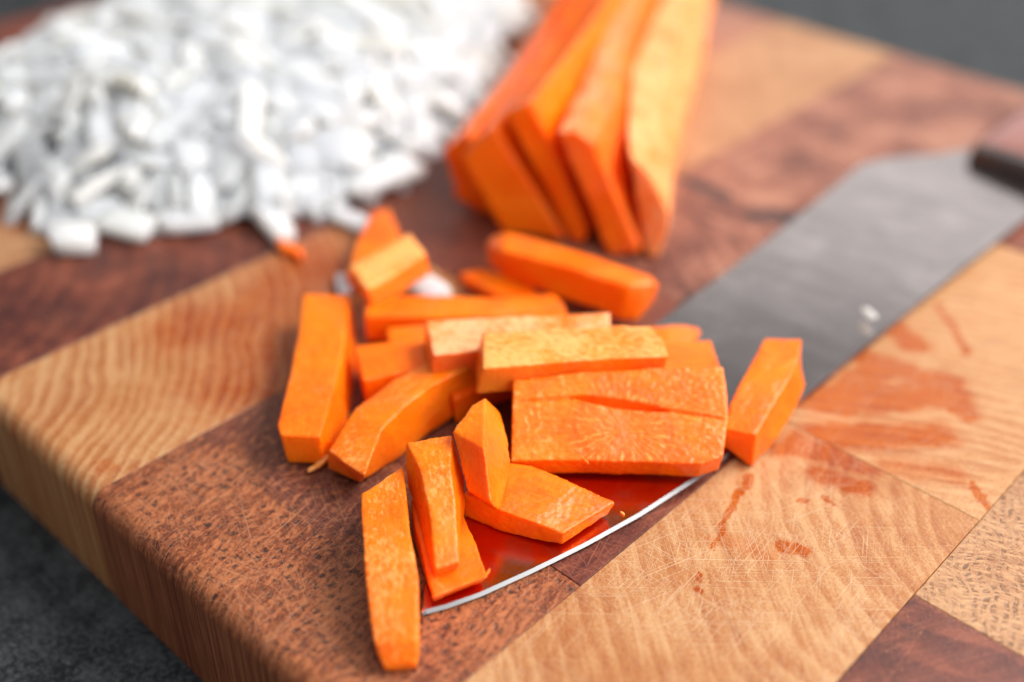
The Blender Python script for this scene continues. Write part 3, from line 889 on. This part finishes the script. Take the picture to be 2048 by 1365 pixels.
for k_, (lab, a_, b_, z_, m_) in enumerate((
        ("tiny pale carrot crumb on the blade right of the wedge shaped piece", (1241, 1029), (1249, 1034), 3.0, M_DRY),
        ("small carrot shred sticking up at the right corner of the flat slice", (972, 1154), (980, 1142), 6.2, M_DRY),
        ("short carrot shred on the dark wood behind the left stick", (648, 640), (662, 634), 1.0, M_CAR),
        ("pale carrot crumb on the front edge of the big slab", (1164, 921), (1178, 930), 9.6, M_DRY))):
    p0_, p1_ = P(a_[0], a_[1], z_), P(b_[0], b_[1], z_)
    sd_ = rfu(0.0, 0.45, 0.0)
    carrot("carrot_crumb", lab, [[p0_ + sd_ + rfu(0, 0, 0.5), p0_ + rfu(0, 0, 0.5), p0_ - rfu(0, 0, 0.4), p0_ + sd_ - rfu(0, 0, 0.4)],
                                 [p1_ + sd_ + rfu(0, 0, 0.4), p1_ + rfu(0, 0, 0.4), p1_ - rfu(0, 0, 0.3), p1_ + sd_ - rfu(0, 0, 0.3)]],
           m_, voxel=0.16, lo=0.08, hi=0.06, seed=50 + k_, cat="carrot scrap")

# ------------------------------------------------------------------ the sliced carrot behind
SL = "lengthwise slices of the big carrot"


AXIS = Vector((-0.5, 0.866, 0.0))                     # the big carrot runs this way


def carrot_half(name, label, near, path, mat, seed, vox=0.7):
    """near: pixels of the flat cut end, the last one on the board; path: later pixels of its first two (upper) corners."""
    anchor = P(*near[-1], 0.3)
    o_ = Vector((0, 0, CAM_Z))
    s0 = []
    for (px, py) in near:
        d = C_F + C_R * ((px - CX) / F_PX) - C_U * ((py - CY) / F_PX)
        s0.append(o_ + d * ((anchor - o_).dot(AXIS) / d.dot(AXIS)))
    secs = [s0]
    for (l, r) in path:
        pl, pr = P(*l, s0[0].z), P(*r, s0[1].z)
        dl, dr = pl - s0[0], pr - s0[1]
        row = [pl, pr]
        for q in s0[2:]:
            t = (q - s0[0]).dot(H_R) / max(1e-3, (s0[1] - s0[0]).dot(H_R))
            t = min(1, max(0, t))
            p = q + dl * (1 - t) + dr * t
            p.z = q.z
            row.append(p)
        secs.append(row)
    for s in secs:
        for p in s: p.z = max(p.z, 0.2)
    me = loft_mesh(secs, vox, 0.22, 0.04, 1, seed)
    return tag(place_mesh(name, me, mat, secs), label, "carrot slice", SL)


carrot_half("carrot_slice", "outermost left slice of the big cut carrot, deep red in shade",
            [(884, 300), (938, 268), (1004, 452), (952, 432), (900, 376), (940, 434)][:5] + [(930, 424)],
            [((1005, 152), (1032, 142)), ((1060, 72), (1086, 68)), ((1146, -70), (1170, -70))], M_WET, 31)
carrot_half("carrot_slice", "second slice from the left of the big cut carrot",
            [(922, 316), (984, 253), (1132, 498), (1003, 465)],
            [((1030, 162), (1062, 142)), ((1094, 80), (1126, 58)), ((1180, -70), (1202, -70))], M_CAR, 32)
carrot_half("carrot_slice", "middle slice of the big cut carrot with its end set back",
            [(1010, 228), (1062, 203), (1092, 266), (1178, 468), (1164, 486), (1146, 486)],
            [((1088, 134), (1128, 120)), ((1158, 50), (1190, 34)), ((1230, -70), (1254, -70))], M_CAR, 33)
carrot_half("carrot_slice", "fourth slice from the left of the big cut carrot, beside the dark gap",
            [(1113, 264), (1154, 264), (1188, 288), (1282, 507), (1218, 512)],
            [((1156, 180), (1200, 178)), ((1200, 80), (1226, 66)), ((1264, -70), (1286, -70))], M_SKIN, 34)
carrot_half("carrot_slice", "outermost right slice of the big cut carrot with pale peeled skin",
            [(1260, 312), (1298, 346), (1337, 418), (1339, 450), (1316, 520), (1293, 513)],
            [((1253, 250), (1310, 255)), ((1262, 130), (1345, 125)), ((1297, 50), (1372, 40)), ((1352, -70), (1400, -80))], carrot_material("carrot_peeled_pale", dry=1.0, tint=0.5, fib=0.4, pale=(0.93, 0.38, 0.15), allover=True), 35)

# ------------------------------------------------------------------ onion
ON_MATS = [onion_material("onion_white", (0.85, 0.84, 0.80), False), onion_material("onion_cream", (0.85, 0.82, 0.71), False),
           onion_material("onion_clear", (0.82, 0.82, 0.79), False)]
ON_YEL = onion_material("onion_yellowish", (0.74, 0.71, 0.52), True)
ONION = "diced white onion pieces in the heap"


def onion_bm(rnd, L, W_, T, R_, bm=None, M=None):
    """A curved piece cut from an onion layer: L long, W_ wide, T thick, bent to radius R_."""
    nu, nv = 6, 4
    bm = bm or bmesh.new()
    M = M or Matrix()
    tap0, tap1 = rnd.uniform(0.55, 1.0), rnd.uniform(0.7, 1.0)
    sk = rnd.uniform(-0.35, 0.35)
    R2 = R_ * rnd.uniform(0.5, 0.9)
    grid = []
    for side in (0, 1):
        rows = []
        for i in range(nu + 1):
            u = i / nu - 0.5
            row = []
            for j in range(nv + 1):
                v = j / nv - 0.5
                w = W_ * (tap0 + (tap1 - tap0) * (u + 0.5)) * (1 - 0.25 * (2 * abs(u)) ** 4)
                x = u * L + sk * v * W_ * (1 if u < 0 else 0.4)
                y = v * w
                edge = 1 - 0.08 * max((2 * abs(u)) ** 6, (2 * abs(v)) ** 4)
                z = -(x * x) / (2 * R_) - (y * y) / (2 * R2) + (T * 0.5 * edge if side else -T * 0.5 * edge)
                row.append(bm.verts.new(M @ (Vector((x, y, z)) * MM)))
            rows.append(row)
        grid.append(rows)
    for i in range(nu):
        for j in range(nv):
            a = grid[1]; bm.faces.new((a[i][j], a[i + 1][j], a[i + 1][j + 1], a[i][j + 1]))
            a = grid[0]; bm.faces.new((a[i][j], a[i][j + 1], a[i + 1][j + 1], a[i + 1][j]))
    def side_strip(idx):
        for (i, j), (k, l) in zip(idx, idx[1:]):
            bm.faces.new((grid[0][i][j], grid[0][k][l], grid[1][k][l], grid[1][i][j]))
    side_strip([(i, 0) for i in range(nu + 1)])
    side_strip([(nu, j) for j in range(nv + 1)])
    side_strip([(i, nv) for i in range(nu, -1, -1)])
    side_strip([(0, j) for j in range(nv, -1, -1)])
    return bm


def finish_onion(bm, name):
    bmesh.ops.recalc_face_normals(bm, faces=bm.faces)
    me = bpy.data.meshes.new(name)
    bm.to_mesh(me); bm.free()
    smooth(me)
    me.set_sharp_from_angle(angle=math.radians(50))
    return me


HEAP = [(-330, 100), (-300, 108), (-268, 113), (-250, 136), (-229, 155), (-226, 180), (-234, 214), (-247, 250), (-283, 311), (-312, 332), (-372, 292), (-396, 240),
        (-398, 198), (-384, 160), (-362, 120)]


def heap_d(x, y):
    inside = False; dm = 1e9
    n = len(HEAP)
    for i in range(n):
        (xa, ya), (xb, yb) = HEAP[i], HEAP[(i + 1) % n]
        if (ya > y) != (yb > y) and x < (xb - xa) * (y - ya) / (yb - ya) + xa: inside = not inside
        t = max(0, min(1, ((x - xa) * (xb - xa) + (y - ya) * (yb - ya)) / ((xb - xa) ** 2 + (yb - ya) ** 2)))
        dm = min(dm, math.hypot(x - xa - t * (xb - xa), y - ya - t * (yb - ya)))
    return dm if inside else -dm


def heap_h(x, y):
    d = heap_d(x, y)
    if d <= 0: return 0.0
    return 27.0 * (1 - math.exp(-d / 20.0)) + 3.0 * mnoise.noise(Vector((x * 0.05, y * 0.05, 3))) * min(1, d / 12)


rnd = random.Random(11)
protos = []
for i in range(22):
    L = rnd.choice([rnd.uniform(13, 19), rnd.uniform(18, 30), rnd.uniform(12, 16)])
    W_ = rnd.uniform(7.0, 11.5) if L > 15 else rnd.uniform(10.0, 15)
    T = rnd.uniform(1.5, 2.9)
    m_ = finish_onion(onion_bm(rnd, L, W_, T, rnd.uniform(22, 60)), "onion_piece")
    m_.materials.append(ON_MATS[i % 3])
    protos.append(m_)

# the mass of pieces underneath the surface of the heap
bm = bmesh.new()
cnt = 0
while cnt < 620:
    x, y = rnd.uniform(-400, -222), rnd.uniform(98, 334)
    h = heap_h(x, y)
    if h < 4: continue
    z = h * rnd.uniform(0.35, 0.98) - 1.2
    M = Matrix.Translation(Vector((x, y, max(z, 2.0))) * MM) @ Matrix.Rotation(rnd.uniform(0, 6.28), 4, 'Z') @ \
        Matrix.Rotation(rnd.uniform(-0.6, 0.6), 4, 'X') @ Matrix.Rotation(rnd.uniform(-0.5, 0.5), 4, 'Y')
    onion_bm(rnd, rnd.uniform(10, 18), rnd.uniform(6, 9), rnd.uniform(3, 5), rnd.uniform(18, 40), bm, M)
    cnt += 1
nx = ny = 64
grid = [[bm.verts.new(Vector((-410 + 196 * i / nx, 92 + 248 * j / ny,
                              max(0.4, 1.0 * heap_h(-410 + 196 * i / nx, 92 + 248 * j / ny) - 1.2))) * MM) for j in range(ny + 1)] for i in range(nx + 1)]
for i in range(nx):
    for j in range(ny):
        x, y = -410 + 196 * (i + 0.5) / nx, 92 + 248 * (j + 0.5) / ny
        if heap_d(x, y) > 5:
            bm.faces.new((grid[i][j], grid[i + 1][j], grid[i + 1][j + 1], grid[i][j + 1]))
bmesh.ops.delete(bm, geom=[v for row in grid for v in row if not v.link_faces], context='VERTS')
under = link_mesh("onion_heap", finish_onion(bm, "onion_heap"), ON_MATS[1])
tag(under, "heap of diced white onion beneath the separate pieces on its surface", "onion heap", None, 'stuff')


def onion_piece(me, x, y, z, rot, label="diced white onion piece lying in the heap behind the carrots", group=ONION):
    o = bpy.data.objects.new("onion_piece", me)
    COL.objects.link(o)
    o.matrix_world = Matrix.Translation(Vector((x, y, z)) * MM) @ rot
    return tag(o, label, "onion piece", group)


pts = []
tries = 0
while len(pts) < 268 and tries < 60000:
    tries += 1
    x, y = rnd.uniform(-404, -222), rnd.uniform(98, 334)
    d = heap_d(x, y)
    if d < 1.5: continue
    # only the sides towards the viewer and the top, which the photo shows
    mind = 7.9 if (y - x * 0.9) < 500 else 10.0
    if all((x - a) ** 2 + (y - b) ** 2 > mind * mind for a, b in pts):
        pts.append((x, y))
for (x, y) in pts:
    h = heap_h(x, y)
    e = 3.0
    gx, gy = (heap_h(x + e, y) - heap_h(x - e, y)) / (2 * e), (heap_h(x, y + e) - heap_h(x, y - e)) / (2 * e)
    nrm = Vector((-gx * 0.8, -gy * 0.8, 1)).normalized()
    slope = math.atan2(gy, gx)
    yaw = slope + rnd.gauss(0, 0.35) if rnd.random() < 0.3 and heap_d(x, y) < 45 else 7.0 * mnoise.noise(Vector((x * 0.022, y * 0.022, 9.0))) + rnd.gauss(0, 0.35)
    zq = Vector((0, 0, 1)).rotation_difference(nrm).to_matrix().to_4x4()
    rot = zq @ Matrix.Rotation(yaw, 4, 'Z') @ \
        Matrix.Rotation(rnd.gauss(0, 0.30), 4, 'X') @ Matrix.Rotation(rnd.gauss(0, 0.17), 4, 'Y')
    onion_piece(rnd.choice(protos), x, y, max(2.2, h + rnd.uniform(-1.0, 1.5)), rot)


def special_onion(label, p0, p1, W_, T, z, mat, seed, tilt=0.0, R_=40, dz=0.0):
    """A piece laid from photo spot p0 to p1."""
    a, b = P(p0[0], p0[1], z), P(p1[0], p1[1], z + dz)
    r_ = random.Random(seed)
    x = (b - a); L = x.length; x.normalize()
    yv = UP.cross(x).normalized(); zv = x.cross(yv)
    rot = Matrix(((x.x, yv.x, zv.x, 0), (x.y, yv.y, zv.y, 0), (x.z, yv.z, zv.z, 0), (0, 0, 0, 1))) @ Matrix.Rotation(tilt, 4, 'X')
    me = finish_onion(onion_bm(r_, L, W_, T * 0.72, R_), "onion_piece")
    me.materials.append(mat)
    c = (a + b) / 2
    onion_piece(me, c.x, c.y, c.z, rot, label, "onion pieces told apart at the edge of the heap")


special_onion("broad yellowish onion piece at the front left corner of the heap", (70, 385), (290, 385), 15, 4.5, 6, ON_YEL, 1, 0.25)
special_onion("white onion cube lying alone in front of the heap at the left", (100, 475), (190, 475), 9, 6.5, 3.8, ON_MATS[0], 2, 0.1, 60)
special_onion("white onion piece below the yellowish one at the front edge of the heap", (190, 430), (300, 455), 10, 5, 4, ON_MATS[1], 12, 0.2)
special_onion("thick white onion strip pointing forward at the front edge of the heap", (440, 345), (575, 455), 8, 6, 5, ON_MATS[0], 3, -0.2, 60)
special_onion("long curved onion strip standing in the middle of the heap front", (345, 220), (340, 400), 7, 4, 18, ON_MATS[1], 4, 0.5, 50, -9)
special_onion("long onion strip left of the curved one in the middle of the heap", (280, 200), (290, 370), 7, 4, 19, ON_MATS[0], 5, 0.3, 45, -9)
special_onion("onion strip right of the curved one, leaning down the heap front", (400, 260), (405, 420), 7, 4, 15, ON_MATS[2], 6, -0.4, 45, -8)
special_onion("squarish onion piece at the front edge right of the forward strip", (610, 405), (720, 345), 10, 4.5, 5, ON_MATS[0], 7, 0.3, 40)
special_onion("broad onion piece at the right front edge nearest the carrot half", (710, 375), (830, 320), 11, 5, 6, ON_MATS[2], 8, 0.2, 40)
special_onion("onion piece under the forward strip at the front centre", (320, 445), (430, 430), 10, 5, 4, ON_MATS[0], 9, 0.2, 40)
special_onion("small onion bit beside the back carrot chunk", (672, 425), (742, 455), 6.5, 3, 2.4, ON_MATS[0], 10, 0.0, 60)
special_onion("pinkish white onion bit behind the long back carrot stick", (822, 552), (884, 592), 7.5, 3.4, 3.0, ON_MATS[2], 11, 0.1, 60)
special_onion("tiny onion bit left of the bright carrot chunk", (682, 552), (690, 585), 4, 2.2, 1.6, ON_MATS[2], 13, 0.0, 60)
special_onion("tiny yellow green onion fleck on the knife blade", (1728, 618), (1748, 636), 2.2, 1.2, 4.2, ON_YEL, 14, 0.0, 60)
